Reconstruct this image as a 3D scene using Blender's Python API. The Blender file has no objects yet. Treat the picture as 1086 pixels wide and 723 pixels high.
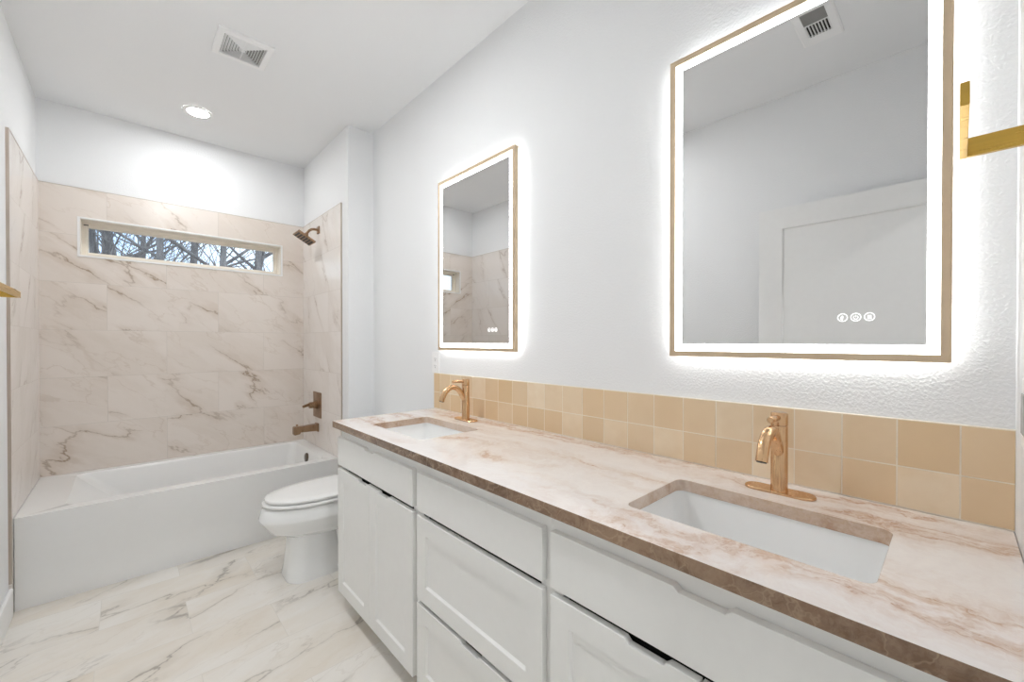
import bpy, bmesh, math, random
from mathutils import Vector, Matrix
PI = math.pi
sc = bpy.context.scene
COL = sc.collection
random.seed(7)

# ------------------------------------------------------------------ camera
H = 1.262
cam_d = bpy.data.cameras.new('camera')
cam = bpy.data.objects.new('camera', cam_d); COL.objects.link(cam)
FPX, YAW, PITCH, ROLL, CX, CY = 438.3185, 0.748, -0.0065, 0.0003, 542.62, 366.04
cam_d.sensor_fit = 'HORIZONTAL'; cam_d.sensor_width = 36.0
cam_d.lens = FPX / 1086 * 36.0
cam_d.shift_x = (543 - CX) / 1086
cam_d.shift_y = (CY - 361.5) / 1086
cam_d.clip_start = 0.01
F = Vector((math.sin(YAW), math.cos(YAW), 0)); R = Vector((math.cos(YAW), -math.sin(YAW), 0)); U = Vector((0, 0, 1))
F, U = F * math.cos(PITCH) + U * math.sin(PITCH), U * math.cos(PITCH) - F * math.sin(PITCH)
R, U = R * math.cos(ROLL) + U * math.sin(ROLL), U * math.cos(ROLL) - R * math.sin(ROLL)
M4 = Matrix((R, U, -F)).transposed().to_4x4(); M4.translation = (0, 0, H)
cam.matrix_world = M4
sc.camera = cam

# ------------------------------------------------------------------ colour management, sampling
sc.view_settings.view_transform = 'Standard'
sc.view_settings.look = 'None'
sc.view_settings.gamma = 1
sc.view_settings.use_curve_mapping = False
sc.view_settings.exposure = 0.18
sc.cycles.max_bounces = 10
sc.cycles.diffuse_bounces = 7
sc.cycles.glossy_bounces = 6
sc.cycles.transparent_max_bounces = 12
sc.cycles.sample_clamp_indirect = 4.0
sc.cycles.use_denoising = True

# light levels
E_FRONT = 13.0       # mirror light strips (radiance)
E_BACK = 40.0       # glow strips behind the mirrors
E_DOWN = 175.0       # recessed lights
E_ROOM = 320.0  # added fill lamp in the bathroom ceiling, out of view
E_HALL = 700.0  # added fill lamp in the hall, out of view
SKY = 2.1

# ------------------------------------------------------------------ node helpers
def lin(c):
    def f(v):
        v /= 255.0
        return v / 12.92 if v <= 0.04045 else ((v + 0.055) / 1.055) ** 2.4
    return (f(c[0]), f(c[1]), f(c[2]), 1.0)

class NT:
    def __init__(s, name):
        s.m = bpy.data.materials.new(name); s.m.use_nodes = True
        s.t = s.m.node_tree; s.t.nodes.clear()
        s.out = s.t.nodes.new('ShaderNodeOutputMaterial')
    def n(s, typ, ins=None, **kw):
        nd = s.t.nodes.new('ShaderNode' + typ)
        for k, v in kw.items(): setattr(nd, k, v)
        for k, v in (ins or {}).items():
            sock = nd.inputs[k]
            if hasattr(v, 'is_linked') or hasattr(v, 'default_value'): s.t.links.new(v, sock)
            else: sock.default_value = v
        return nd
    def math(s, op, a, b=0.0, c=0.0, clamp=False):
        nd = s.n('Math', {0: a, 1: b, 2: c}, operation=op); nd.use_clamp = clamp
        return nd.outputs[0]
    def ramp(s, fac, stops, interp='LINEAR'):
        nd = s.n('ValToRGB', {0: fac}); cr = nd.color_ramp; cr.interpolation = interp
        while len(cr.elements) < len(stops): cr.elements.new(0.5)
        for e, (p, c) in zip(cr.elements, stops):
            e.position = p; e.color = c if len(c) == 4 else (*c, 1)
        return nd.outputs[0]
    def mix(s, fac, a, b, blend='MIX'):
        nd = s.n('Mix', data_type='RGBA', blend_type=blend)
        for i, v in ((0, fac), (6, a), (7, b)):
            if hasattr(v, 'default_value'): s.t.links.new(v, nd.inputs[i])
            else: nd.inputs[i].default_value = v
        return nd.outputs[2]
    def coords(s):
        return s.n('TexCoord').outputs['Object']
    def surf(s, sh): s.t.links.new(sh, s.out.inputs[0]); return s.m
    def bsdf(s, color, rough=0.5, metal=0.0, spec=0.5, bump=None, coat=0.0, **kw):
        b = s.n('BsdfPrincipled', {'Base Color': color, 'Roughness': rough, 'Metallic': metal, 'Specular IOR Level': spec})
        if coat: b.inputs['Coat Weight'].default_value = coat; b.inputs['Coat Roughness'].default_value = 0.05
        if bump is not None: s.t.links.new(bump, b.inputs['Normal'])
        return s.surf(b.outputs[0])

def plain(name, rgb, rough=0.5, metal=0.0, noise=0.03, spec=0.5, nscale=30, bump=0.0):
    t = NT(name); co = t.coords()
    nz = t.n('TexNoise', {'Vector': co, 'Scale': nscale, 'Detail': 3.0}).outputs[0]
    c = lin(rgb)
    lo = tuple(v * (1 - noise) for v in c[:3]) + (1,); hi = tuple(min(1, v * (1 + noise)) for v in c[:3]) + (1,)
    col = t.ramp(nz, [(0.3, lo), (0.7, hi)])
    bp = None
    if bump: bp = t.n('Bump', {'Height': nz, 'Strength': bump, 'Distance': 0.002}).outputs[0]
    return t.bsdf(col, rough, metal, spec, bp)

def emit(name, rgb, strength):
    t = NT(name)
    e = t.n('Emission', {'Color': lin(rgb), 'Strength': strength})
    return t.surf(e.outputs[0])

def paint(name, rgb, rough=0.6, bump=0.25, scale=95):
    t = NT(name); co = t.coords()
    nz = t.n('TexNoise', {'Vector': co, 'Scale': scale, 'Detail': 2.0, 'Roughness': 0.45}).outputs[0]
    sm = t.ramp(nz, [(0.42, (0, 0, 0, 1)), (0.62, (1, 1, 1, 1))])
    bp = t.n('Bump', {'Height': sm, 'Strength': bump, 'Distance': 0.0015}).outputs[0]
    big = t.n('TexNoise', {'Vector': co, 'Scale': 1.5}).outputs[0]
    c = lin(rgb); c2 = tuple(v * 0.985 for v in c[:3]) + (1,)
    return t.bsdf(t.ramp(big, [(0.3, c2), (0.7, c)]), rough, 0, 0.3, bp)

def marble(name, axes, off, base, warm, vein, dark, rough=0.25, vein_amt=1.0, grout=(205, 198, 190), warm_rng=(0.45, 0.75), rot=0.6, seed=0.0, vscale=1.25, wamt=1.0):
    t = NT(name); co = t.coords()
    sp = t.n('SeparateXYZ', {0: co}); idx = {'X': 0, 'Y': 1, 'Z': 2}
    u = t.math('SUBTRACT', sp.outputs[idx[axes[0]]], off[0]); v = t.math('SUBTRACT', sp.outputs[idx[axes[1]]], off[1])
    uv = t.n('CombineXYZ', {0: u, 1: v, 2: 0.0}).outputs[0]
    bk = t.n('TexBrick', {'Vector': uv, 'Color1': (0, 0, 0, 1), 'Color2': (1, 1, 1, 1), 'Mortar': (0.5, 0.5, 0.5, 1), 'Scale': 1.0,
                          'Mortar Size': 0.0011, 'Mortar Smooth': 0.2, 'Bias': 0.0, 'Brick Width': 0.6, 'Row Height': 0.3},
             offset=0.5, offset_frequency=2, squash=1.0, squash_frequency=2)
    rnd = t.math('MULTIPLY_ADD', t.n('SeparateColor', {0: bk.outputs[0]}).outputs[0], 37.0, seed)
    p3 = t.n('CombineXYZ', {0: u, 1: v, 2: rnd}).outputs[0]
    # rotate so veins run diagonally, then stretch along them
    rt = t.n('VectorRotate', {'Vector': p3, 'Angle': rot}, rotation_type='Z_AXIS').outputs[0]
    st = t.n('VectorMath', {0: rt, 1: (1.0, 2.6, 1.0)}, operation='MULTIPLY').outputs[0]
    wn = t.n('TexNoise', {'Vector': st, 'Scale': 3.2, 'Detail': 5.0, 'Roughness': 0.6})
    wv = t.n('VectorMath', {0: wn.outputs['Color'], 1: (0.5, 0.5, 0.5)}, operation='SUBTRACT').outputs[0]
    wv = t.n('VectorMath', {0: wv, 1: (0.55, 0.55, 0.0)}, operation='MULTIPLY').outputs[0]
    pw = t.n('VectorMath', {0: st, 1: wv}, operation='ADD').outputs[0]
    wf = t.n('TexNoise', {'Vector': st, 'Scale': 9.0, 'Detail': 4.0, 'Roughness': 0.6}).outputs['Color']
    wf = t.n('VectorMath', {0: wf, 1: (0.5, 0.5, 0.5)}, operation='SUBTRACT').outputs[0]
    wf = t.n('VectorMath', {0: wf, 1: (0.06, 0.06, 0.0)}, operation='MULTIPLY').outputs[0]
    pf = t.n('VectorMath', {0: pw, 1: wf}, operation='ADD').outputs[0]
    def veins(scale, width):
        d = t.n('TexVoronoi', {'Vector': pf, 'Scale': scale}, feature='DISTANCE_TO_EDGE').outputs[0]
        return t.n('MapRange', {0: d, 1: 0.0, 2: width, 3: 1.0, 4: 0.0}, interpolation_type='SMOOTHSTEP').outputs[0]
    v1 = veins(vscale, 0.020); v2 = veins(vscale * 2.1, 0.03); halo = veins(vscale, 0.12)
    mk = t.n('TexNoise', {'Vector': p3, 'Scale': 2.6, 'Detail': 2.0}).outputs[0]
    mk1 = t.n('MapRange', {0: mk, 1: 0.42, 2: 0.62, 3: 0.0, 4: 1.0}).outputs[0]
    mk2 = t.n('MapRange', {0: mk, 1: 0.58, 2: 0.38, 3: 0.0, 4: 0.55}).outputs[0]
    cl = t.n('TexNoise', {'Vector': pw, 'Scale': 1.3, 'Detail': 6.0, 'Roughness': 0.62}).outputs[0]
    clm = t.n('MapRange', {0: cl, 1: warm_rng[0], 2: warm_rng[1], 3: 0.0, 4: wamt}).outputs[0]
    col = t.mix(clm, lin(base), lin(warm))
    col = t.mix(t.math('MULTIPLY', t.math('MULTIPLY', halo, mk1), 0.42 * vein_amt), col, lin(vein))
    col = t.mix(t.math('MULTIPLY', t.math('MULTIPLY', v2, mk2), 0.55 * vein_amt), col, lin(vein))
    col = t.mix(t.math('MULTIPLY', t.math('MULTIPLY', v1, mk1), 0.75 * vein_amt), col, lin(dark))
    fac = bk.outputs['Fac']
    col = t.mix(t.math('MULTIPLY', fac, 0.75), col, lin(grout))
    bp = t.n('Bump', {'Height': t.math('SUBTRACT', 1.0, fac), 'Strength': 0.35, 'Distance': 0.0012}).outputs[0]
    return t.bsdf(col, rough, 0, 0.5, bp)

def quartzite(name, edge=0):
    t = NT(name); co = t.coords()
    rt = t.n('VectorRotate', {'Vector': co, 'Angle': -0.10}, rotation_type='Z_AXIS').outputs[0]
    wn = t.n('TexNoise', {'Vector': rt, 'Scale': 2.4, 'Detail': 6.0, 'Roughness': 0.62}).outputs['Color']
    wv = t.n('VectorMath', {0: wn, 1: (0.5, 0.5, 0.5)}, operation='SUBTRACT').outputs[0]
    wv = t.n('VectorMath', {0: wv, 1: (0.34, 0.5, 0.2)}, operation='MULTIPLY').outputs[0]
    pw = t.n('VectorMath', {0: rt, 1: wv}, operation='ADD').outputs[0]
    st = t.n('VectorMath', {0: pw, 1: (4.4, 0.45, 4.4)}, operation='MULTIPLY').outputs[0]
    band = t.n('TexNoise', {'Vector': st, 'Scale': 1.5, 'Detail': 7.0, 'Roughness': 0.58}).outputs[0]
    fine = t.n('TexNoise', {'Vector': pw, 'Scale': 34.0, 'Detail': 6.0, 'Roughness': 0.75}).outputs[0]
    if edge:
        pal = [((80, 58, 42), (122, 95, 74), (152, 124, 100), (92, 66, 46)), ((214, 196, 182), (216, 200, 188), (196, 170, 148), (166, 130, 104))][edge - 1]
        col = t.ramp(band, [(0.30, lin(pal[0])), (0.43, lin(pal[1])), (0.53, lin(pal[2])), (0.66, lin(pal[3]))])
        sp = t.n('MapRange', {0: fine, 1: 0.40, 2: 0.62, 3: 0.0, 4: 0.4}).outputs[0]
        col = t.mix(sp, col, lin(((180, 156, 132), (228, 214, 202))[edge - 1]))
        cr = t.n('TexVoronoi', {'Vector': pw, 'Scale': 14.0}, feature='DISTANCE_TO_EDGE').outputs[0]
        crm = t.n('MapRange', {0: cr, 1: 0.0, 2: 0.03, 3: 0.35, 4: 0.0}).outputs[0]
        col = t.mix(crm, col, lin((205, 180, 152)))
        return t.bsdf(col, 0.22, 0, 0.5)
    col = t.ramp(band, [(0.30, lin((238, 233, 230))), (0.44, lin((234, 227, 223))), (0.53, lin((225, 212, 204))), (0.59, lin((204, 174, 152))), (0.64, lin((230, 219, 213))), (0.78, lin((240, 236, 233)))])
    d = t.math('ABSOLUTE', t.math('SUBTRACT', band, 0.575))
    ln = t.n('MapRange', {0: d, 1: 0.0, 2: 0.011, 3: 0.75, 4: 0.0}).outputs[0]
    mk = t.n('TexNoise', {'Vector': rt, 'Scale': 3.0, 'Detail': 2.0}).outputs[0]
    ln = t.math('MULTIPLY', ln, t.n('MapRange', {0: mk, 1: 0.42, 2: 0.62, 3: 0.0, 4: 1.0}).outputs[0])
    col = t.mix(ln, col, lin((172, 128, 96)))
    sp = t.n('MapRange', {0: fine, 1: 0.40, 2: 0.62, 3: 0.0, 4: 0.42}).outputs[0]
    col = t.mix(sp, col, lin((245, 241, 237)))
    cr = t.n('TexVoronoi', {'Vector': pw, 'Scale': 9.0}, feature='DISTANCE_TO_EDGE').outputs[0]
    crm = t.n('MapRange', {0: cr, 1: 0.0, 2: 0.025, 3: 0.32, 4: 0.0}).outputs[0]
    col = t.mix(crm, col, lin((242, 236, 230)))
    return t.bsdf(col, 0.06, 0, 0.55)

def zellige():
    t = NT('glazed_tan_tile'); co = t.coords()
    r = t.n('NewGeometry').outputs['Random Per Island']
    base = t.ramp(r, [(0.0, lin((222, 194, 155))), (0.35, lin((226, 200, 164))), (0.65, lin((229, 206, 173))), (0.88, lin((241, 224, 198))), (1.0, lin((217, 188, 147)))])
    nz = t.n('TexNoise', {'Vector': co, 'Scale': 16.0, 'Detail': 5.0}).outputs[0]
    col = t.mix(t.n('MapRange', {0: nz, 1: 0.4, 2: 0.7, 3: 0.0, 4: 0.3}).outputs[0], base, lin((220, 191, 151)))
    bp = t.n('Bump', {'Height': nz, 'Strength': 0.12, 'Distance': 0.003}).outputs[0]
    return t.bsdf(col, 0.16, 0, 0.5, bp)

def brushed(name, rgb, rough=0.28, axis=2, scale=220):
    t = NT(name); co = t.coords()
    sc_ = [1.0, 1.0, 1.0]; sc_[axis] = 0.03
    st = t.n('VectorMath', {0: co, 1: tuple(sc_)}, operation='MULTIPLY').outputs[0]
    nz = t.n('TexNoise', {'Vector': st, 'Scale': float(scale), 'Detail': 2.0}).outputs[0]
    c = lin(rgb); c2 = tuple(v * 0.93 for v in c[:3]) + (1,)
    rg = t.n('MapRange', {0: nz, 1: 0.3, 2: 0.7, 3: rough - 0.05, 4: rough + 0.07}).outputs[0]
    return t.bsdf(t.ramp(nz, [(0.35, c2), (0.65, c)]), rg, 1.0)

def bark():
    t = NT('tree_bark'); co = t.coords()
    st = t.n('VectorMath', {0: co, 1: (1, 1, 0.25)}, operation='MULTIPLY').outputs[0]
    nz = t.n('TexNoise', {'Vector': st, 'Scale': 9.0, 'Detail': 6.0, 'Roughness': 0.7}).outputs[0]
    bp = t.n('Bump', {'Height': nz, 'Strength': 0.6, 'Distance': 0.03}).outputs[0]
    return t.bsdf(t.ramp(nz, [(0.3, lin((80, 77, 77))), (0.5, lin((118, 114, 112))), (0.72, lin((158, 154, 150)))]), 0.9, 0, 0.2, bp)

def pane_glass():
    t = NT('window_glass')
    nz = t.n('TexNoise', {'Vector': t.coords(), 'Scale': 2.0}).outputs[0]
    fr = t.n('Fresnel', {'IOR': 1.45}).outputs[0]
    tr = t.n('BsdfTransparent', {'Color': (0.95, 0.97, 0.97, 1)}).outputs[0]
    gl = t.n('BsdfGlossy', {'Color': (1, 1, 1, 1), 'Roughness': t.n('MapRange', {0: nz, 1: 0, 2: 1, 3: 0.0, 4: 0.01}).outputs[0]}).outputs[0]
    mx = t.n('MixShader', {0: fr, 1: tr, 2: gl}).outputs[0]
    return t.surf(mx)

# ------------------------------------------------------------------ world
w = bpy.data.worlds.new('sky'); sc.world = w; w.use_nodes = True
wt = w.node_tree; wt.nodes.clear()
wo = wt.nodes.new('ShaderNodeOutputWorld'); bg = wt.nodes.new('ShaderNodeBackground')
tc = wt.nodes.new('ShaderNodeTexCoord'); nz = wt.nodes.new('ShaderNodeTexNoise'); nz.inputs['Scale'].default_value = 3.0; nz.inputs['Detail'].default_value = 5.0
cr = wt.nodes.new('ShaderNodeValToRGB')
cr.color_ramp.elements[0].position = 0.38; cr.color_ramp.elements[0].color = lin((176, 204, 238))
cr.color_ramp.elements[1].position = 0.62; cr.color_ramp.elements[1].color = lin((238, 244, 252))
wt.links.new(tc.outputs['Generated'], nz.inputs['Vector']); wt.links.new(nz.outputs[0], cr.inputs[0])
wt.links.new(cr.outputs[0], bg.inputs[0]); bg.inputs[1].default_value = SKY
wt.links.new(bg.outputs[0], wo.inputs[0])

# ------------------------------------------------------------------ materials
WALL = paint('wall_paint', (239, 240, 241), 0.6, 0.30, 150)
CEIL = paint('ceiling_paint', (243, 244, 245), 0.7, 0.12)
TRIM = plain('trim_paint', (241, 241, 240), 0.35, noise=0.01)
CAB = plain('cabinet_paint', (238, 238, 236), 0.38, noise=0.008)
CABIN = plain('cabinet_interior', (120, 112, 104), 0.6)
PORC = plain('porcelain', (245, 246, 246), 0.08, noise=0.004)
ACRYL = plain('tub_acrylic', (238, 238, 237), 0.14, noise=0.004)
SEATM = plain('seat_plastic', (240, 240, 239), 0.18, noise=0.004)
T_BACK = marble('marble_tile_back', 'XZ', (-0.1, 0.441), (231, 222, 214), (219, 208, 197), (194, 176, 158), (152, 130, 108), 0.22, 1.05)
T_SIDE = marble('marble_tile_side', 'YZ', (3.796, 0.441), (234, 228, 223), (225, 217, 210), (204, 192, 182), (168, 152, 138), 0.22, 0.7, rot=-0.9, seed=11.0)
T_FLOOR = marble('marble_tile_floor', 'XY', (-0.1, 2.25), (235, 231, 225), (221, 210, 194), (194, 184, 170), (132, 124, 116), 0.2, 0.8, grout=(216, 211, 203), warm_rng=(0.40, 0.72), rot=-0.3, seed=5.0, vscale=1.35, wamt=0.8)
STONE = quartzite('quartzite_top'); STONE_E = quartzite('quartzite_edge', 1); STONE_C = quartzite('quartzite_cutout_edge', 2)
ZEL = zellige()
GROUT = plain('pale_grout', (238, 228, 212), 0.8, bump=0.2, nscale=200)
GOLD = brushed('rose_gold_metal', (216, 178, 138), 0.22)
BRASS = brushed('brass_metal', (205, 168, 84), 0.3, axis=1)
CHAMP = plain('champagne_metal', (205, 184, 156), 0.42, metal=0.35, noise=0.02)
BRONZE = brushed('copper_bronze_metal', (158, 130, 104), 0.3)
STEEL = brushed('steel_metal', (190, 186, 180), 0.25)
OVERF = brushed('dark_nickel_metal', (112, 104, 96), 0.3)
EDGEM = brushed('tile_edge_metal', (196, 184, 172), 0.35)
MIRROR = NT('mirror_silver')
_m = MIRROR.n('TexNoise', {'Vector': MIRROR.coords(), 'Scale': 1.0}).outputs[0]
MIRROR = MIRROR.bsdf(MIRROR.ramp(_m, [(0, (0.75, 0.75, 0.75, 1)), (1, (0.76, 0.76, 0.76, 1))]), 0.0, 1.0)
LED = emit('led_diffuser', (249, 251, 252), E_FRONT)
LEDB = emit('led_back_glow', (249, 251, 252), E_BACK)
ICON = emit('touch_icon_light', (255, 255, 255), 1.6)
LENS = emit('downlight_lens', (249, 251, 252), E_DOWN)
LENSR = emit('added_room_fill_lens', (249, 251, 252), E_ROOM)
LENSH = emit('added_hall_fill_lens', (249, 251, 252), E_HALL)
PLAST = plain('white_plastic', (247, 247, 247), 0.3, noise=0.005)
DARK = plain('painted_void_shade', (30, 29, 28), 0.8)  # near-black that stands in for shade inside hollows
GREYD = plain('register_grey', (150, 149, 147), 0.6)
CAVITY = plain('vent_cavity', (172, 171, 169), 0.7)
VINYL = plain('almond_vinyl', (238, 231, 219), 0.4, noise=0.01)
BARK = bark(); PANE = pane_glass()
SOIL = plain('leaf_litter', (128, 112, 92), 0.95, noise=0.3, nscale=4, bump=0.5)
SLOT = plain('socket_slot', (70, 68, 66), 0.6)

# ------------------------------------------------------------------ mesh helpers
class MB:
    def __init__(s): s.b = bmesh.new(); s.mi = 0
    def face(s, vs):
        try:
            f = s.b.faces.new(vs); f.material_index = s.mi; return f
        except ValueError: return None
    def box(s, x0, x1, y0, y1, z0, z1):
        x0, x1 = sorted((x0, x1)); y0, y1 = sorted((y0, y1)); z0, z1 = sorted((z0, z1))
        v = [s.b.verts.new(p) for p in ((x0, y0, z0), (x1, y0, z0), (x1, y1, z0), (x0, y1, z0), (x0, y0, z1), (x1, y0, z1), (x1, y1, z1), (x0, y1, z1))]
        for q in ((3, 2, 1, 0), (4, 5, 6, 7), (0, 1, 5, 4), (1, 2, 6, 5), (2, 3, 7, 6), (3, 0, 4, 7)): s.face([v[i] for i in q])
        return s
    def ring(s, pts): return [s.b.verts.new(p) for p in pts]
    def bridge(s, a, b):
        n = len(a)
        for i in range(n): s.face([a[i], a[(i + 1) % n], b[(i + 1) % n], b[i]])
    def loft(s, rings, cap0=True, cap1=True):
        vs = [s.ring(r) for r in rings]
        for a, b in zip(vs, vs[1:]): s.bridge(a, b)
        if cap0: s.face(list(reversed(vs[0])))
        if cap1: s.face(vs[-1])
        return vs
    def tube(s, pts, rad, n=14, caps=True):
        pts = [Vector(p) for p in pts]
        rads = rad if isinstance(rad, (list, tuple)) else [rad] * len(pts)
        rings = []; up = None
        for i, p in enumerate(pts):
            t = (pts[min(i + 1, len(pts) - 1)] - pts[max(i - 1, 0)]).normalized()
            if up is None:
                up = Vector((0, 0, 1)) if abs(t.z) < 0.9 else Vector((0, 1, 0))
            a = t.cross(up).normalized(); b = a.cross(t).normalized(); up = b
            rings.append([p + rads[i] * (math.cos(2 * PI * k / n) * a + math.sin(2 * PI * k / n) * b) for k in range(n)])
        s.loft(rings, caps, caps); return s
    def cyl(s, p0, p1, r0, r1=None, n=32): return s.tube([p0, p1], [r0, r0 if r1 is None else r1], n)
    def lathe(s, c, prof, n=40, axis='Z', cap0=True, cap1=True):
        rings = []
        for r, h in prof:
            rr = []
            for k in range(n):
                a = 2 * PI * k / n; x, y = r * math.cos(a), r * math.sin(a)
                rr.append({'Z': (c[0] + x, c[1] + y, c[2] + h), 'X': (c[0] + h, c[1] + x, c[2] + y), 'Y': (c[0] + y, c[1] + h, c[2] + x)}[axis])
            rings.append(rr)
        s.loft(rings, cap0, cap1); return s
    def build(s, name, mat, parent=None, smooth=40, bevel=0.0, seg=2, angle=50, props=None):
        bmesh.ops.recalc_face_normals(s.b, faces=s.b.faces)
        me = bpy.data.meshes.new(name); s.b.to_mesh(me); s.b.free()
        for m in (mat if isinstance(mat, (list, tuple)) else [mat]): me.materials.append(m)
        if smooth:
            me.shade_smooth(); me.set_sharp_from_angle(angle=math.radians(smooth))
        o = bpy.data.objects.new(name, me); COL.objects.link(o)
        if parent is not None: link(o, parent)
        if bevel:
            md = o.modifiers.new('edge', 'BEVEL'); md.width = bevel; md.segments = seg; md.limit_method = 'ANGLE'; md.angle_limit = math.radians(angle)
            md.harden_normals = False
        return o

def link(o, p):
    o.parent = p
    o.matrix_parent_inverse = Matrix.Translation(-p.location) if p.type == 'EMPTY' or True else o.matrix_parent_inverse

def thing(name, label, cat, loc=(0, 0, 0), group=None):
    o = bpy.data.objects.new(name, None); COL.objects.link(o); o.location = loc; o.empty_display_size = 0.1
    o['label'] = label; o['category'] = cat
    if group: o['group'] = group
    return o
def tag(o, label, cat, group=None):
    o['label'] = label; o['category'] = cat
    if group: o['group'] = group
    return o
def struct(o): o['kind'] = 'structure'; return o
def B(*a): return MB().box(*a)

def copy_thing(root, delta, label):
    r = root.copy(); COL.objects.link(r); r.location = root.location + Vector(delta); r['label'] = label
    def rec(src, dst):
        for ch in src.children:
            c = ch.copy(); COL.objects.link(c); c.parent = dst; rec(ch, c)
    rec(root, r)
    return r

def rrect(x0, x1, y0, y1, r, z, n=6):
    pts = []
    for cx, cy, a0 in ((x1 - r, y1 - r, 0), (x0 + r, y1 - r, PI / 2), (x0 + r, y0 + r, PI), (x1 - r, y0 + r, 1.5 * PI)):
        for k in range(n + 1):
            a = a0 + PI / 2 * k / n
            pts.append((cx + r * math.cos(a), cy + r * math.sin(a), z))
    return pts

def fill_with_holes(mb, outer, holes):
    loops = []; edges = []
    for lp in [outer] + holes:
        vs = mb.ring(lp); loops.append(vs)
        for i in range(len(vs)): edges.append(mb.b.edges.new((vs[i], vs[(i + 1) % len(vs)])))
    res = bmesh.ops.triangle_fill(mb.b, use_beauty=True, use_dissolve=False, edges=edges)
    for g in res['geom']:
        if isinstance(g, bmesh.types.BMFace): g.material_index = mb.mi
    return loops

# ------------------------------------------------------------------ dimensions
XL, XW, XA = -0.407, 1.2857, 1.1046       # painted left wall, vanity wall, alcove end wall
TXL, TXR, TYB = -0.397, 1.0966, 3.796     # tile faces
YB, YS, YE = 3.806, 2.835, -0.0796
ZC = 2.749
YT = 2.995
ZT = 0.438
TZ = 2.241

# ------------------------------------------------------------------ room shell
struct(B(-1.6, 1.9, -3.0, YB + 0.12, -0.1, 0.0).build('floor', T_FLOOR, smooth=0))
struct(B(-1.6, 1.9, -3.0, YB + 0.12, ZC, ZC + 0.1).build('ceiling', CEIL, smooth=0))
struct(B(XL - 0.12, XL, YE - 0.115, YB, 0, ZC).build('wall_left', WALL, smooth=0))
struct(B(XW, XW + 0.12, YE - 0.115, YS + 0.02, 0, ZC).build('wall_right', WALL, smooth=0))
struct(B(XA, XW + 0.12, YS, YB, 0, ZC).build('wall_alcove', WALL, smooth=0, bevel=0.006, seg=3))
# back wall with the window opening
WX0, WX1, WZ0, WZ1 = -0.222, 0.926, 1.82, 2.05
mb = MB()
mb.box(XL - 0.12, WX0, YB, YB + 0.12, 0, ZC); mb.box(WX1, XA + 0.2, YB, YB + 0.12, 0, ZC)
mb.box(WX0, WX1, YB, YB + 0.12, 0, WZ0); mb.box(WX0, WX1, YB, YB + 0.12, WZ1, ZC)
wb = struct(mb.build('wall_back', WALL, smooth=0))
mb = MB()
mb.box(TXL, WX0, TYB, YB, ZT - 0.03, TZ); mb.box(WX1, TXR, TYB, YB, ZT - 0.03, TZ)
mb.box(WX0, WX1, TYB, YB, ZT - 0.03, WZ0); mb.box(WX0, WX1, TYB, YB, WZ1, TZ)
mb.build('tile_panel', T_BACK, wb, smooth=0)
wl = bpy.data.objects['wall_left']; wa = bpy.data.objects['wall_alcove']
YTL, YTR = 2.958, 2.945
mb = MB(); mb.box(XL, TXL, YTL, YB, ZT, TZ); mb.box(XL, TXL, YTL, YT - 0.001, 0, ZT); mb.build('tile_panel', T_SIDE, wl, smooth=0)
mb = MB(); mb.box(TXR, XA, YTR, YB, ZT, TZ); mb.box(TXR, XA, YTR, YT - 0.001, 0, ZT); mb.build('tile_panel', T_SIDE, wa, smooth=0)
mb = MB(); mb.box(XL, TXL + 0.0012, YTL - 0.003, YTL, 0.15, TZ + 0.003); mb.box(XL, TXL + 0.0012, YTL, YB, TZ, TZ + 0.003); mb.build('tile_edge_trim', EDGEM, wl, smooth=0)
mb = MB(); mb.box(TXR - 0.0012, XA, YTR - 0.003, YTR, 0.13, TZ + 0.003); mb.box(TXR - 0.0012, XA, YTR, YB, TZ, TZ + 0.003); mb.build('tile_edge_trim', EDGEM, wa, smooth=0)
B(TXL, TXR, TYB - 0.0012, YB, TZ, TZ + 0.003).build('tile_edge_trim', EDGEM, wb, smooth=0)

# end wall beside the camera, with the doorway the photograph was taken from
DX0, DX1, DZ = -0.30, 0.60, 2.06
mb = MB(); mb.box(DX1, XW + 0.12, YE - 0.115, YE, 0, ZC); mb.box(XL - 0.12, DX0, YE - 0.115, YE, 0, ZC); mb.box(DX0, DX1, YE - 0.115, YE, DZ, ZC)
struct(mb.build('wall_front', WALL, smooth=0))
mb = MB(); mb.box(DX1, DX1 + 0.08, YE, YE + 0.014, 0, DZ + 0.08); mb.box(DX0 - 0.08, DX0, YE, YE + 0.014, 0, DZ + 0.08); mb.box(DX0, DX1, YE, YE + 0.014, DZ, DZ + 0.08)
struct(mb.build('trim_1', TRIM, smooth=0, bevel=0.003))
# hall behind the doorway
mb = MB(); mb.box(-1.6, -1.5, -3.0, YE - 0.115, 0, ZC); mb.box(1.8, 1.9, -3.0, YE - 0.115, 0, ZC); mb.box(-1.5, 1.8, -3.0, -2.9, 0, ZC)
mb.box(-1.5, XL - 0.12, YE - 0.115, YE, 0, ZC); mb.box(XW + 0.12, 1.8, YE - 0.115, YE, 0, ZC)
struct(mb.build('wall_hall', WALL, smooth=0))

def baseboard(name, x0, x1, y0, y1, axis):
    # stepped profile: flat board with an eased top
    mb = MB(); h = 0.132
    mb.box(x0, x1, y0, y1, 0, h)
    struct(mb.build(name, TRIM, smooth=0, bevel=0.006, seg=3, angle=60))
baseboard('baseboard_left', XL, XL + 0.015, 0.93, YTL - 0.004, 'Y')
baseboard('baseboard_right', XW - 0.015, XW, 2.03, YS, 'Y')
baseboard('baseboard_alcove', XA, XW - 0.016, YS - 0.015, YS, 'X')

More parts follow.
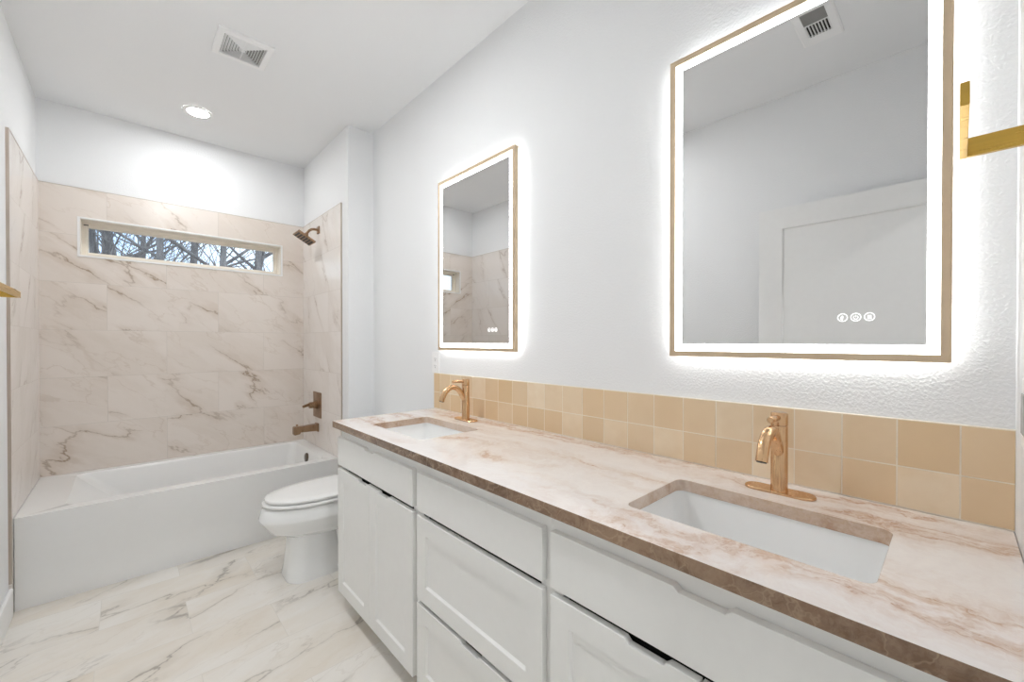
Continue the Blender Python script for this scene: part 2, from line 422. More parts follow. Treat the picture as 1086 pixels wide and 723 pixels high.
# ------------------------------------------------------------------ window
win = bpy.data.objects.new('window_1', None); COL.objects.link(win); win.location = ((WX0 + WX1) / 2, YB, WZ0); struct(win)
mb = MB(); e = 0.012
for (a, b, c, d) in ((WX0 - e, WX0, WZ0 - e, WZ1 + e), (WX1, WX1 + e, WZ0 - e, WZ1 + e), (WX0, WX1, WZ0 - e, WZ0), (WX0, WX1, WZ1, WZ1 + e)):
    mb.box(a, b, TYB - 0.004, TYB + 0.004, c, d)
mb.build('edge_trim', TRIM, win, smooth=0, bevel=0.001)
mb = MB(); t = 0.004; YG = TYB + 0.085
for (a, b, c, d) in ((WX0, WX0 + t, WZ0, WZ1), (WX1 - t, WX1, WZ0, WZ1), (WX0 + t, WX1 - t, WZ0, WZ0 + t), (WX0 + t, WX1 - t, WZ1 - t, WZ1)):
    mb.box(a, b, TYB + 0.004, YG, c, d)
mb.build('jamb', VINYL, win, smooth=0)
mb = MB(); fw = 0.026
for (a, b, c, d) in ((WX0, WX0 + fw, WZ0, WZ1), (WX1 - fw, WX1, WZ0, WZ1), (WX0 + fw, WX1 - fw, WZ0, WZ0 + fw), (WX0 + fw, WX1 - fw, WZ1 - fw, WZ1)):
    mb.box(a, b, YG, YG + 0.05, c, d)
fr = mb.build('window_frame', VINYL, win, smooth=0, bevel=0.003)
mb = MB(); g = 0.008
a0, a1, c0, c1 = WX0 + fw, WX1 - fw, WZ0 + fw, WZ1 - fw
for (a, b, c, d) in ((a0, a0 + g, c0, c1), (a1 - g, a1, c0, c1), (a0 + g, a1 - g, c0, c0 + g), (a0 + g, a1 - g, c1 - g, c1)):
    mb.box(a, b, YG + 0.014, YG + 0.034, c, d)
mb.build('glazing_bead', VINYL, win, smooth=0)
B(a0 + g, a1 - g, YG + 0.022, YG + 0.026, c0 + g, c1 - g).build('pane', PANE, win, smooth=0)
B(WX0 + 0.012, WX0 + 0.035, YG - 0.006, YG, WZ1 - 0.024, WZ1 - 0.018).build('latch', SLOT, win, smooth=0, bevel=0.001)

# ------------------------------------------------------------------ bathtub
tub = thing('bathtub', 'white alcove bathtub with a flat front apron against the marble tiled walls', 'bathtub', ((TXL + TXR) / 2, 3.4, 0))
mb = MB(); x0, x1, y0, y1 = TXL + 0.0006, TXR - 0.0006, YT, TYB - 0.0006
outer = rrect(x0, x1, y0, y1, 0.004, ZT, 2)
secs = [(-0.237, 1.022, 3.062, 3.738, 0.045, ZT), (-0.231, 1.017, 3.068, 3.733, 0.047, ZT - 0.006), (-0.222, 1.011, 3.073, 3.729, 0.05, ZT - 0.018),
        (-0.10, 0.992, 3.088, 3.714, 0.06, 0.30), (0.05, 0.967, 3.108, 3.694, 0.075, 0.15), (0.095, 0.95, 3.125, 3.677, 0.085, 0.115), (0.15, 0.91, 3.16, 3.64, 0.09, 0.098)]
rings = [rrect(a, b, c, d, r, z, 8) for a, b, c, d, r, z in secs]
lo = fill_with_holes(mb, outer, [rings[0]])
prev = lo[1]
for rg in rings[1:]:
    cur = mb.ring(rg); mb.bridge(prev, cur); prev = cur
mb.face(prev)
ob = mb.ring([(p[0], p[1], 0.0) for p in outer]); mb.bridge(lo[0], ob); mb.face(ob)
mb.build('tub_shell', ACRYL, tub, smooth=35, bevel=0.007, seg=3, angle=55)
mb = MB(); mb.lathe((1.003, 3.40, 0.375), [(0.038, 0.006), (0.038, -0.003), (0.032, -0.009), (0.010, -0.011)], 32, 'X'); mb.build('overflow_plate', OVERF, tub)
mb = MB(); mb.lathe((0.82, 3.40, 0.098), [(0.036, 0.0), (0.036, 0.004), (0.028, 0.007), (0.008, 0.008)], 32, 'Z'); mb.build('tub_drain', BRONZE, tub)

# ------------------------------------------------------------------ toilet
TY = 2.44
toi = thing('toilet', 'white elongated toilet with closed lid between bathtub and vanity', 'toilet', (0.9, TY, 0))
def egg(xf, xb, hw, z, n=48, p=2.15, xm=None):
    # outline with a long rounded front (low X) and a squarer back; widest at xm
    xm = xf + (xb - xf) * 0.58 if xm is None else xm
    pts = []
    for k in range(n):
        a = 2 * PI * k / n; c, s_ = math.cos(a), math.sin(a)
        q = p if c < 0 else 3.2
        ex = (abs(c) ** (2 / q)) * (1 if c > 0 else -1); ey = (abs(s_) ** (2 / q)) * (1 if s_ > 0 else -1)
        pts.append(((xm + ex * (xb - xm)) if c > 0 else (xm + ex * (xm - xf)), TY + ey * hw, z))
    return pts
mb = MB()
mb.loft([egg(0.545, 1.06, 0.150, 0.262), egg(0.520, 1.08, 0.164, 0.292), egg(0.500, 1.08, 0.176, 0.322), egg(0.490, 1.08, 0.182, 0.338), egg(0.489, 1.08, 0.183, 0.346),
         egg(0.505, 1.08, 0.174, 0.397), egg(0.509, 1.08, 0.171, 0.402), egg(0.522, 1.07, 0.160, 0.404)], cap0=False)
mb.loft([egg(0.660, 0.98, 0.085, 0.215), egg(0.610, 1.02, 0.115, 0.232), egg(0.545, 1.06, 0.150, 0.262)], cap0=True, cap1=False)
mb.build('bowl', PORC, toi, smooth=55)
mb = MB()
mb.loft([rrect(0.606, 0.905, TY - 0.118, TY + 0.118, 0.085, 0.0, 10), rrect(0.603, 0.905, TY - 0.120, TY + 0.120, 0.086, 0.012, 10), rrect(0.612, 0.895, TY - 0.112, TY + 0.112, 0.082, 0.06, 10), rrect(0.622, 0.875, TY - 0.104, TY + 0.104, 0.078, 0.15, 10),
         rrect(0.628, 0.86, TY - 0.100, TY + 0.100, 0.076, 0.222, 10), rrect(0.632, 0.86, TY - 0.098, TY + 0.098, 0.076, 0.255, 10)])
mb.build('pedestal', PORC, toi, smooth=50)
mb = MB()
mb.loft([rrect(0.80, 1.19, TY - 0.115, TY + 0.115, 0.03, 0.0), rrect(0.80, 1.19, TY - 0.115, TY + 0.115, 0.03, 0.035), rrect(0.83, 1.17, TY - 0.075, TY + 0.075, 0.05, 0.055), rrect(0.83, 1.15, TY - 0.07, TY + 0.07, 0.05, 0.30)])
mb.tube([(0.86, TY - 0.062, 0.20), (0.93, TY - 0.075, 0.235), (1.0, TY - 0.075, 0.19), (1.03, TY - 0.07, 0.11), (1.08, TY - 0.065, 0.07), (1.14, TY - 0.055, 0.10)], 0.042, 18)
mb.tube([(0.86, TY + 0.062, 0.20), (0.93, TY + 0.075, 0.235), (1.0, TY + 0.075, 0.19), (1.03, TY + 0.07, 0.11), (1.08, TY + 0.065, 0.07), (1.14, TY + 0.055, 0.10)], 0.042, 18)
mb.build('trapway', PORC, toi, smooth=50)
mb = MB()
mb.loft([egg(0.545, 1.02, 0.148, 0.4042), egg(0.545, 1.02, 0.148, 0.4105), egg(0.507, 1.04, 0.180, 0.411), egg(0.504, 1.04, 0.182, 0.415), egg(0.505, 1.04, 0.181, 0.423), egg(0.510, 1.04, 0.177, 0.426)])
mb.build('seat', SEATM, toi, smooth=50)
mb = MB()
mb.loft([egg(0.552, 1.02, 0.145, 0.4262), egg(0.552, 1.02, 0.145, 0.4325), egg(0.518, 1.05, 0.174, 0.433), egg(0.515, 1.05, 0.176, 0.437), egg(0.517, 1.05, 0.175, 0.444), egg(0.53, 1.045, 0.165, 0.449), egg(0.58, 1.02, 0.13, 0.452), egg(0.72, 0.92, 0.04, 0.453)])
mb.build('lid', SEATM, toi, smooth=50)
for s_ in (-1, 1):
    mb = MB(); mb.cyl((1.062, TY + s_ * 0.075 - 0.02, 0.428), (1.062, TY + s_ * 0.075 + 0.02, 0.428), 0.012, n=20); mb.build('hinge', SEATM, toi)
mb = MB(); mb.loft([rrect(1.075, 1.262, TY - 0.19, TY + 0.19, 0.03, 0.395), rrect(1.07, 1.268, TY - 0.205, TY + 0.205, 0.035, 0.45), rrect(1.062, 1.270, TY - 0.215, TY + 0.215, 0.035, 0.70)])
mb.box(1.06, 1.20, TY - 0.10, TY + 0.10, 0.25, 0.40)
mb.build('tank', PORC, toi, smooth=40, bevel=0.004)
mb = MB(); mb.loft([rrect(1.055, 1.274, TY - 0.222, TY + 0.222, 0.036, 0.701), rrect(1.052, 1.275, TY - 0.224, TY + 0.224, 0.036, 0.72), rrect(1.060, 1.270, TY - 0.216, TY + 0.216, 0.034, 0.735)])
mb.build('tank_lid', PORC, toi, smooth=40)
mb = MB(); mb.cyl((1.066, TY - 0.15, 0.65), (1.048, TY - 0.15, 0.65), 0.012); mb.tube([(1.05, TY - 0.15, 0.65), (1.047, TY - 0.11, 0.648), (1.046, TY - 0.07, 0.642)], [0.006, 0.006, 0.008]); mb.build('flush_lever', STEEL, toi)
for s_ in (-1, 1):
    mb = MB(); mb.lathe((1.0, TY + s_ * 0.095, 0.035), [(0.014, 0.0), (0.014, 0.016), (0.010, 0.024), (0.003, 0.026)], 20); mb.build('bolt_cap', PORC, toi)

# ------------------------------------------------------------------ vanity cabinets
XF, XD = 0.75, 0.731           # face frame plane, front plane of the doors
ZCB = 0.858
def panel_front(mb, y0, y1, z0, z1, notch=None, shaker=True, rail=0.056, depth=0.007, slope=0.006, bottom_notch=None):
    """overlay front between y0<y1; notch = (ya, yb) finger pull cut into the top edge"""
    top = [(y1, z1), (y0, z1)]
    if notch:
        a, b = notch; d = 0.009
        top = [(y1, z1), (b + 0.010, z1), (b, z1 - d), (a, z1 - d), (a - 0.010, z1), (y0, z1)]
    outline = [(y0, z0), (y1, z0)] + top           # counter-clockwise seen from +X
    fr_ = [mb.b.verts.new((XD, y, z)) for y, z in outline]; bk = [mb.b.verts.new((XF - 0.0008, y, z)) for y, z in outline]
    mb.bridge(fr_, bk); mb.face(bk)
    if not shaker:
        mb.face(fr_); return
    iy0, iy1, iz0, iz1 = y0 + rail, y1 - rail, z0 + rail, z1 - rail
    inn = [mb.b.verts.new((XD, y, z)) for y, z in ((iy0, iz0), (iy1, iz0), (iy1, iz1), (iy0, iz1))]
    dp = [mb.b.verts.new((XD + depth, y, z)) for y, z in ((iy0 + slope, iz0 + slope), (iy1 - slope, iz0 + slope), (iy1 - slope, iz1 - slope), (iy0 + slope, iz1 - slope))]
    mb.bridge(inn, dp); mb.face(dp)
    mb.face([fr_[0], fr_[1], inn[1], inn[0]])
    mb.face([fr_[1], fr_[2], inn[2], inn[1]])
    mb.face([inn[3], inn[2]] + fr_[2:])
    mb.face([fr_[-1], fr_[0], inn[0], inn[3]])
def carcass(root, y0, y1, rails, mids=()):
    mb = MB(); t = 0.018
    mb.box(XF + 0.02, 1.272, y0, y0 + t, 0.10, ZCB); mb.box(XF + 0.02, 1.272, y1 - t, y1, 0.10, ZCB)
    mb.box(XF + 0.02, 1.272, y0 + t, y1 - t, 0.10, 0.118); mb.box(1.26, 1.272, y0 + t, y1 - t, 0.118, ZCB)
    mb.build('carcass', CAB, root, smooth=0)
    mb = MB()
    mb.box(XF, XF + 0.02, y0, y0 + 0.035, 0.072, ZCB); mb.box(XF, XF + 0.02, y1 - 0.035, y1, 0.072, ZCB)
    for a, b in rails: mb.box(XF, XF + 0.02, y0 + 0.035, y1 - 0.035, a, b)
    mb.build('face_frame', CAB, root, smooth=0)
    B(0.82, 0.835, y0, y1, 0.0, 0.10).build('toe_kick', CAB, root, smooth=0)
    B(XF + 0.021, XF + 0.024, y0 + t, y1 - t, 0.118, 0.84).build('interior_shade_sheet', DARK, root, smooth=0)  # dark sheet: cabinet interior shade put into its colour
Z1, Z2, Z3, Z4 = 0.080, 0.665, 0.683, 0.814
YR = [(-0.074, 0.6625), (0.6635, 1.2875), (1.2885, 2.008)]
c1 = thing('vanity_cabinet', 'white vanity cabinet nearest the toilet with two doors under a false drawer', 'cabinet', (1.0, sum(YR[2]) / 2, 0), 'white vanity cabinets')
c2 = thing('drawer_cabinet', 'white three-drawer cabinet between the two sink cabinets', 'cabinet', (1.0, sum(YR[1]) / 2, 0), 'white vanity cabinets')
c3 = thing('vanity_cabinet', 'white vanity cabinet under the large sink and the wide lit mirror', 'cabinet', (1.0, sum(YR[0]) / 2, 0), 'white vanity cabinets')
carcass(c1, *YR[2], rails=[(0.795, ZCB), (0.672, 0.70), (0.072, 0.11)])
carcass(c3, *YR[0], rails=[(0.795, ZCB), (0.672, 0.70), (0.072, 0.11)])
carcass(c2, *YR[1], rails=[(0.795, ZCB), (0.672, 0.70), (0.384, 0.40), (0.072, 0.11)])
def front(root, name, *a, **k):
    mb = MB(); panel_front(mb, *a, **k); mb.build(name, CAB, root, smooth=0, bevel=0.0012, seg=2, angle=60)
front(c1, 'drawer_front', 1.302, 2.007, Z3, Z4, notch=(1.625, 1.70), shaker=False)
front(c1, 'door', 1.657, 2.007, Z1, Z2, notch=(1.695, 1.765))
front(c1, 'door', 1.302, 1.654, Z1, Z2, notch=(1.50, 1.57))
front(c2, 'drawer', 0.680, 1.272, Z3, Z4, shaker=False)
front(c2, 'drawer', 0.680, 1.272, 0.377, Z2)
front(c2, 'drawer', 0.680, 1.272, Z1, 0.361, notch=(0.935, 1.01))
front(c3, 'drawer_front', -0.060, 0.653, Z3, Z4 + 0.002, notch=(0.262, 0.342), shaker=False)
front(c3, 'door', 0.305, 0.653, Z1, Z2 + 0.001, notch=(0.372, 0.445))
front(c3, 'door', -0.060, 0.302, Z1, Z2 + 0.001, notch=(0.16, 0.235))

# ------------------------------------------------------------------ countertop with two sink cut-outs
S2 = (0.835, 1.106, 0.083, 0.517); S1 = (0.815, 1.102, 1.387, 1.815)
ZK = 0.89
mb = MB(); CXF = 0.711
outer = rrect(CXF, 1.2847, YE + 0.001, 2.024, 0.004, ZK, 2)
holes = [rrect(*S2, 0.022, ZK, 8), rrect(*S1, 0.022, ZK, 8)]
lo = fill_with_holes(mb, outer, holes)
lows = []
for i_, l in enumerate(lo):
    mb.mi = 1 if i_ == 0 else 2
    lw = mb.ring([(v.co.x, v.co.y, 0.8595) for v in l]); mb.bridge(l, lw); lows.append(lw)
mb.mi = 0
ee = []
for lw in lows:
    for i in range(len(lw)):
        e_ = mb.b.edges.get((lw[i], lw[(i + 1) % len(lw)])); ee.append(e_)
mb.b.faces.ensure_lookup_table()
res = bmesh.ops.triangle_fill(mb.b, use_beauty=True, edges=ee)
ct = mb.build('countertop', [STONE, STONE_E, STONE_C], smooth=30, bevel=0.0022, seg=2, angle=60)
tag(ct, 'polished beige quartzite countertop with brown veins along the whole vanity', 'countertop')

def sink(label, S, yc):
    r = thing('sink', label, 'sink', ((S[0] + S[1]) / 2, (S[2] + S[3]) / 2, 0.71), 'undermount sinks')
    a, b, c, d = S; mb = MB(); zt = 0.8588
    o = 0.004
    ins = [(-o, 0.030, zt), (-o, 0.030, 0.852), (0.004, 0.032, 0.82), (0.014, 0.036, 0.76), (0.024, 0.045, 0.738), (0.045, 0.05, 0.726), (0.085, 0.045, 0.722)]
    rings = [rrect(a + k, b - k, c + k, d - k, rr, z, 8) for k, rr, z in ins]
    flange = rrect(a - 0.02, b + 0.02, c - 0.02, d + 0.02, 0.04, zt, 8)
    lo_ = [mb.ring(flange)] + [mb.ring(x) for x in rings]
    for p, q in zip(lo_, lo_[1:]): mb.bridge(p, q)
    mb.face(lo_[-1])
    outs = [(-0.02, 0.04, zt - 0.014), (-0.016, 0.04, zt - 0.016), (-0.006, 0.04, 0.79), (0.008, 0.05, 0.73), (0.04, 0.06, 0.708), (0.085, 0.045, 0.706)]
    po = lo_[0]
    for k, rr, z in outs:
        q = mb.ring(rrect(a + k, b - k, c + k, d - k, rr, z, 8)); mb.bridge(po, q); po = q
    mb.face(po)
    mb.build('basin', PORC, r, smooth=50)
    mb = MB(); mb.lathe(((a + b) / 2 + 0.02, yc, 0.722), [(0.024, 0.0), (0.024, 0.003), (0.018, 0.005), (0.016, 0.009), (0.004, 0.010)], 32); mb.build('drain', GOLD, r)
    return r
sink('white rectangular undermount sink under the large wide mirror', S2, 0.30)
sink('white rectangular undermount sink at the toilet end of the counter', S1, 1.60)

# ------------------------------------------------------------------ backsplash
mb = MB(); yb1 = 2.0256; pitch = 0.0982; tx0 = 1.2757
mb.box(tx0 + 0.0006, XW - 0.0005, YE + 0.0003, yb1, ZK + 0.0006, 1.090)
bs = mb.build('backsplash', GROUT, smooth=0)
tag(bs, 'two-row backsplash of square glazed tan tiles behind the countertop', 'backsplash')
mb = MB(); random.seed(3)
joints = [-0.0800, -0.006 + 0.0] + [round(0.0915 + 0.0984 * k, 4) for k in range(0, 20)]
joints = [j for j in joints if j < yb1 - 0.03] + [yb1]
gp = 0.0014
for zi, (z0, z1) in enumerate(((ZK + 0.002, 0.9838), (0.9838, 1.0895))):
    for ya, yb_ in zip(joints, joints[1:]):
        tl = [random.uniform(-0.0005, 0.0005) for _ in range(4)]
        ys = (ya + gp, yb_ - gp); zs = (z0 + gp, z1 - gp)
        f0 = [mb.b.verts.new((tx0 + tl[i], y, z)) for i, (y, z) in enumerate(((ys[0], zs[0]), (ys[1], zs[0]), (ys[1], zs[1]), (ys[0], zs[1])))]
        f1 = [mb.b.verts.new((tx0 + 0.0025, y, z)) for y, z in ((ys[0], zs[0]), (ys[1], zs[0]), (ys[1], zs[1]), (ys[0], zs[1]))]
        mb.face(f0); mb.bridge(f0, f1)
mb.build('tile_field', ZEL, bs, smooth=0)

# ------------------------------------------------------------------ faucets
def faucet(label, y):
    r = thing('faucet', label, 'faucet', (1.188, y, ZK), 'rose gold faucets')
    x = 1.188
    mb = MB(); n = 14; out = []
    def stad(hl, hw, z):
        p = []
        for k in range(n + 1): a = -PI / 2 + PI * k / n; p.append((x + hw * math.sin(a), y + hl - hw + hw * math.cos(a), z))
        for k in range(n + 1): a = PI / 2 + PI * k / n; p.append((x + hw * math.sin(a), y - hl + hw + hw * math.cos(a), z))
        return p
    mb.loft([stad(0.0765, 0.027, ZK + 0.0005), stad(0.0765, 0.027, ZK + 0.004), stad(0.0745, 0.025, ZK + 0.0062)])
    mb.build('escutcheon', GOLD, r, smooth=35)
    mb = MB(); mb.lathe((x, y, ZK), [(0.0192, 0.0062), (0.0185, 0.012), (0.0182, 0.165), (0.0175, 0.1665)], 40); mb.build('body', GOLD, r)
    mb = MB(); mb.lathe((x, y, ZK), [(0.017, 0.1668), (0.0185, 0.168), (0.0185, 0.196), (0.0172, 0.199), (0.010, 0.2005)], 40); h = mb.build('handle', GOLD, r)
    mb = MB(); mb.tube([(x - 0.012, y, ZK + 0.187), (x - 0.045, y, ZK + 0.188), (x - 0.074, y, ZK + 0.189), (x - 0.076, y, ZK + 0.189)], [0.0072, 0.0070, 0.0074, 0.0062], 20); mb.build('lever', GOLD, h)
    pts = []
    ctrl = [(-0.006, 0.098), (-0.022, 0.122), (-0.037, 0.1435), (-0.055, 0.158), (-0.076, 0.1635), (-0.098, 0.158), (-0.117, 0.142), (-0.130, 0.120), (-0.137, 0.102)]
    for i in range(len(ctrl) - 1):
        p0, p1, p2, p3 = (Vector(ctrl[max(0, min(len(ctrl) - 1, i + k))]) for k in (-1, 0, 1, 2))
        for q in range(5):
            t = q / 5
            v = 0.5 * ((2 * p1) + (p2 - p0) * t + (2 * p0 - 5 * p1 + 4 * p2 - p3) * t * t + (3 * p1 - p0 - 3 * p2 + p3) * t ** 3)
            pts.append((x + v[0], y, ZK + v[1]))
    pts.append((x + ctrl[-1][0], y, ZK + ctrl[-1][1]))
    mb = MB(); mb.tube(pts, 0.0128, 24); sp_ = mb.build('spout', GOLD, r)
    e0 = Vector(pts[-1]); d = (e0 - Vector(pts[-3])).normalized()
    mb = MB(); mb.cyl(e0 - d * 0.002, e0 + d * 0.002, 0.0104, n=24); mb.build('aerator', SLOT, sp_)
    return r
faucet('rose gold single-lever faucet under the large wide mirror', 0.300)
faucet('rose gold single-lever faucet at the toilet end of the counter', 1.605)

# ------------------------------------------------------------------ mirrors
XM = 1.2527           # silvered plane
XMF, XMB = 1.2480, 1.2735
def led_mirror(label, y0, y1, z0, z1):
    r = thing('lit_mirror', label, 'mirror', (1.265, (y0 + y1) / 2, z0), 'lit wall mirrors')
    fw, st = 0.0168, 0.0205
    def rect(i, x): return [(x, y0 + i, z0 + i), (x, y1 - i, z0 + i), (x, y1 - i, z1 - i), (x, y0 + i, z1 - i)]
    mb = MB()
    rr = [mb.ring(rect(0.010, XMB)), mb.ring(rect(0, XMB)), mb.ring(rect(0, XMF)), mb.ring(rect(0.0022, XMF)), mb.ring(rect(0.0034, XMF + 0.0010)), mb.ring(rect(fw, XMF + 0.0010)), mb.ring(rect(fw, XM + 0.004))]
    for a, b in zip(rr, rr[1:]): mb.bridge(a, b)
    mb.build('frame', CHAMP, r, smooth=0, bevel=0.0005, seg=1)
    mb = MB(); a = mb.ring(rect(fw, XM + 0.0006)); b = mb.ring(rect(fw + st, XM + 0.0006)); mb.bridge(a, b)
    c = mb.ring(rect(fw, XM + 0.003)); d = mb.ring(rect(fw + st, XM + 0.003)); mb.bridge(c, d); mb.bridge(a, c); mb.bridge(b, d)
    mb.build('light_strip', LED, r, smooth=0)
    i = fw + st
    B(XM, XM + 0.004, y0 + i, y1 - i, z0 + i, z1 - i).build('mirror_glass', MIRROR, r, smooth=0)
    B(XM + 0.0045, XMB - 0.001, y0 + 0.0105, y1 - 0.0105, z0 + 0.0105, z1 - 0.0105).build('back_panel', PLAST, r, smooth=0)
    mb = MB(); k0, k1 = 0.014, 0.024
    a = mb.ring(rect(k0, XMB - 0.0008)); b = mb.ring(rect(k1, XMB - 0.0008)); c = mb.ring(rect(k1, XMB + 0.006)); d = mb.ring(rect(k0, XMB + 0.006))
    mb.bridge(a, b); mb.bridge(b, c); mb.bridge(c, d); mb.bridge(d, a)
    mb.build('back_light', LEDB, r, smooth=0)
    B(XMB - 0.001, XW - 0.0004, y0 + 0.08, y1 - 0.08, z0 + 0.10, z1 - 0.10).build('wall_mount', PLAST, r, smooth=0)
    # touch controls: ring with a symbol
    yc, zc = y0 + 0.1545, z0 + 0.102
    xi = XM - 0.0006
    def ringpts(mb, cy, cz, r0, r1, a0=0, a1=2 * PI, n=36):
        closed = abs(a1 - a0 - 2 * PI) < 1e-6; m = n if closed else n + 1
        P = []
        for k in range(m):
            a = a0 + (a1 - a0) * k / n
            P.append([mb.b.verts.new((x_, cy + rr_ * math.cos(a), cz + rr_ * math.sin(a))) for x_, rr_ in ((xi, r0), (xi, r1), (XM, r1), (XM, r0))])
        for k in range(m if closed else m - 1):
            q = P[(k + 1) % m]; p = P[k]
            for e_ in range(4): mb.face([p[e_], p[(e_ + 1) % 4], q[(e_ + 1) % 4], q[e_]])
    for j in (1, 0, -1):
        cy = yc + 0.0005 + j * 0.0245; mb = MB(); ringpts(mb, cy, zc, 0.0083, 0.0098)
        if j == 1:      # drop shape
            P = [(cy + 0.0045 * math.sin(a) * (0.55 + 0.45 * math.cos(a / 2)), zc - 0.001 - 0.0052 * math.cos(a)) for a in [2 * PI * k / 20 for k in range(20)]]
            mb.loft([[(XM, y, z) for y, z in P], [(xi, y, z) for y, z in P]])
        elif j == 0:    # power symbol
            ringpts(mb, cy, zc - 0.0006, 0.0036, 0.0048, PI * 0.68, PI * 2.32, 24); mb.box(xi, XM, cy - 0.0006, cy + 0.0006, zc, zc + 0.0052)
        else:           # three heat lines
            for q in (-1, 0, 1): mb.box(xi, XM, cy + q * 0.0028 - 0.0006, cy + q * 0.0028 + 0.0006, zc - 0.004, zc + 0.004)
            mb.box(xi, XM, cy - 0.004, cy + 0.004, zc - 0.0052, zc - 0.0044)
        mb.build('touch_button', ICON, r, smooth=0)
    return r
led_mirror('lit mirror above the sink nearest the doorway, reflecting a white door', 0.0071, 0.6154, 1.220, 2.134)
led_mirror('lit mirror above the toilet-end sink, reflecting marble tile and the window', 1.327, 1.940, 1.220, 2.134)

# ------------------------------------------------------------------ recessed lights
def downlight(label, x, y, lens=None, zc=ZC):
    r = thing('recessed_light', label, 'ceiling light', (x, y, zc), 'recessed ceiling lights')
    mb = MB(); mb.lathe((x, y, zc), [(0.079, -0.0004), (0.079, -0.004), (0.074, -0.0065), (0.058, -0.005), (0.054, -0.0004)], 48, cap0=False, cap1=False); mb.build('trim_ring', TRIM, r)
    mb = MB(); mb.lathe((x, y, zc), [(0.0575, -0.0003), (0.0575, -0.0035), (0.05, -0.0048), (0.02, -0.0055)], 48); mb.build('lens', lens or LENS, r)
downlight('round recessed light glowing in the ceiling over the bathtub', 0.337, 3.343)
downlight('round fill light added out of view in the ceiling above the middle of the bathroom floor', 0.30, 1.70, LENSR)  # unseen lamp added to brighten vanity and floor
downlight('round fill light added out of view in the hall ceiling straight behind the doorway', 0.25, -1.35, LENSH)  # unseen lamp added to send fill light through the doorway

# ------------------------------------------------------------------ ceiling vents
fan = thing('exhaust_vent', 'white square exhaust fan grille with concentric slats in the ceiling near the bathtub', 'vent', (0.433, 2.466, ZC))
cx, cy = 0.433, 2.466
def sq(h, z, hy=None): hy = hy or h; return [(cx - h, cy - hy, z), (cx + h, cy - hy, z), (cx + h, cy + hy, z), (cx - h, cy + hy, z)]
mb = MB(); rr = [mb.ring(sq(h, z)) for h, z in ((0.1165, ZC - 0.0003), (0.1165, ZC - 0.010), (0.112, ZC - 0.013), (0.089, ZC - 0.014), (0.087, ZC - 0.0003))]
for a, b in zip(rr, rr[1:]): mb.bridge(a, b)
mb.build('cover_frame', PLAST, fan, smooth=0)
B(cx - 0.087, cx + 0.087, cy - 0.087, cy + 0.087, ZC - 0.0015, ZC - 0.0004).build('cavity', CAVITY, fan, smooth=0)
for k in range(7):
    h0 = 0.086 - k * 0.0112; mb = MB()
    a = mb.ring(sq(h0 - 0.001, ZC - 0.004)); b = mb.ring(sq(h0 - 0.0065, ZC - 0.0135)); c = mb.ring(sq(h0 - 0.0075, ZC - 0.0130)); d = mb.ring(sq(h0 - 0.002, ZC - 0.0035))
    mb.bridge(a, b); mb.bridge(b, c); mb.bridge(c, d); mb.bridge(d, a)
    mb.build('louver_ring', PLAST, fan, smooth=0)
mb = MB(); mb.box(cx - 0.009, cx + 0.009, cy - 0.009, cy + 0.009, ZC - 0.0135, ZC - 0.0016); mb.box(cx - 0.0012, cx + 0.0012, cy - 0.086, cy + 0.086, ZC - 0.0125, ZC - 0.0016); mb.build('hub', PLAST, fan, smooth=0)

reg = thing('air_register', 'white ceiling air register with dark slots seen in the large mirror', 'vent', (0.16, 0.45, ZC))
ry0, ry1 = 0.372, 0.530; rx0, rx1 = 0.0, 0.30
mb = MB()
sx0, sx1, sy0, sy1 = 0.070, 0.266, 0.405, 0.497
def rq(a, b, c, d, z): return [(a, c, z), (b, c, z), (b, d, z), (a, d, z)]
rr = [mb.ring(rq(rx0, rx1, ry0, ry1, ZC - 0.0003)), mb.ring(rq(rx0, rx1, ry0, ry1, ZC - 0.006)), mb.ring(rq(rx0 + 0.006, rx1 - 0.006, ry0 + 0.006, ry1 - 0.006, ZC - 0.009)), mb.ring(rq(sx0, sx1, sy0, sy1, ZC - 0.009)), mb.ring(rq(sx0, sx1, sy0, sy1, ZC - 0.0003))]
for a, b in zip(rr, rr[1:]): mb.bridge(a, b)
mb.build('face_plate', PLAST, reg, smooth=0)
B(sx0, sx1, sy0, sy1, ZC - 0.0014, ZC - 0.0004).build('duct_shade_plate', DARK, reg, smooth=0)  # flat plate, coloured dark for the shade up inside the duct
B(0.166, 0.174, sy0, sy1, ZC - 0.009, ZC - 0.0015).build('divider', PLAST, reg, smooth=0)
for k in range(8):
    y = sy0 + 0.003 + k * (sy1 - sy0 - 0.006) / 7
    MB_ = MB(); MB_.box(sx0, 0.166, y - 0.0018, y + 0.0018, ZC - 0.0088, ZC - 0.0015); MB_.build('slat', PLAST, reg, smooth=0)
for k in range(10):
    x = 0.176 + k * 0.0088
    MB_ = MB(); P_ = [(x + 0.0065, ZC - 0.002), (x + 0.0075, ZC - 0.002), (x + 0.001, ZC - 0.0085), (x, ZC - 0.0085)]; a = MB_.ring([(u_, sy0, v_) for u_, v_ in P_]); b = MB_.ring([(u_, sy1, v_) for u_, v_ in P_])
    MB_.bridge(a, b); MB_.face(a); MB_.face(b); MB_.build('slat', GREYD, reg, smooth=0)

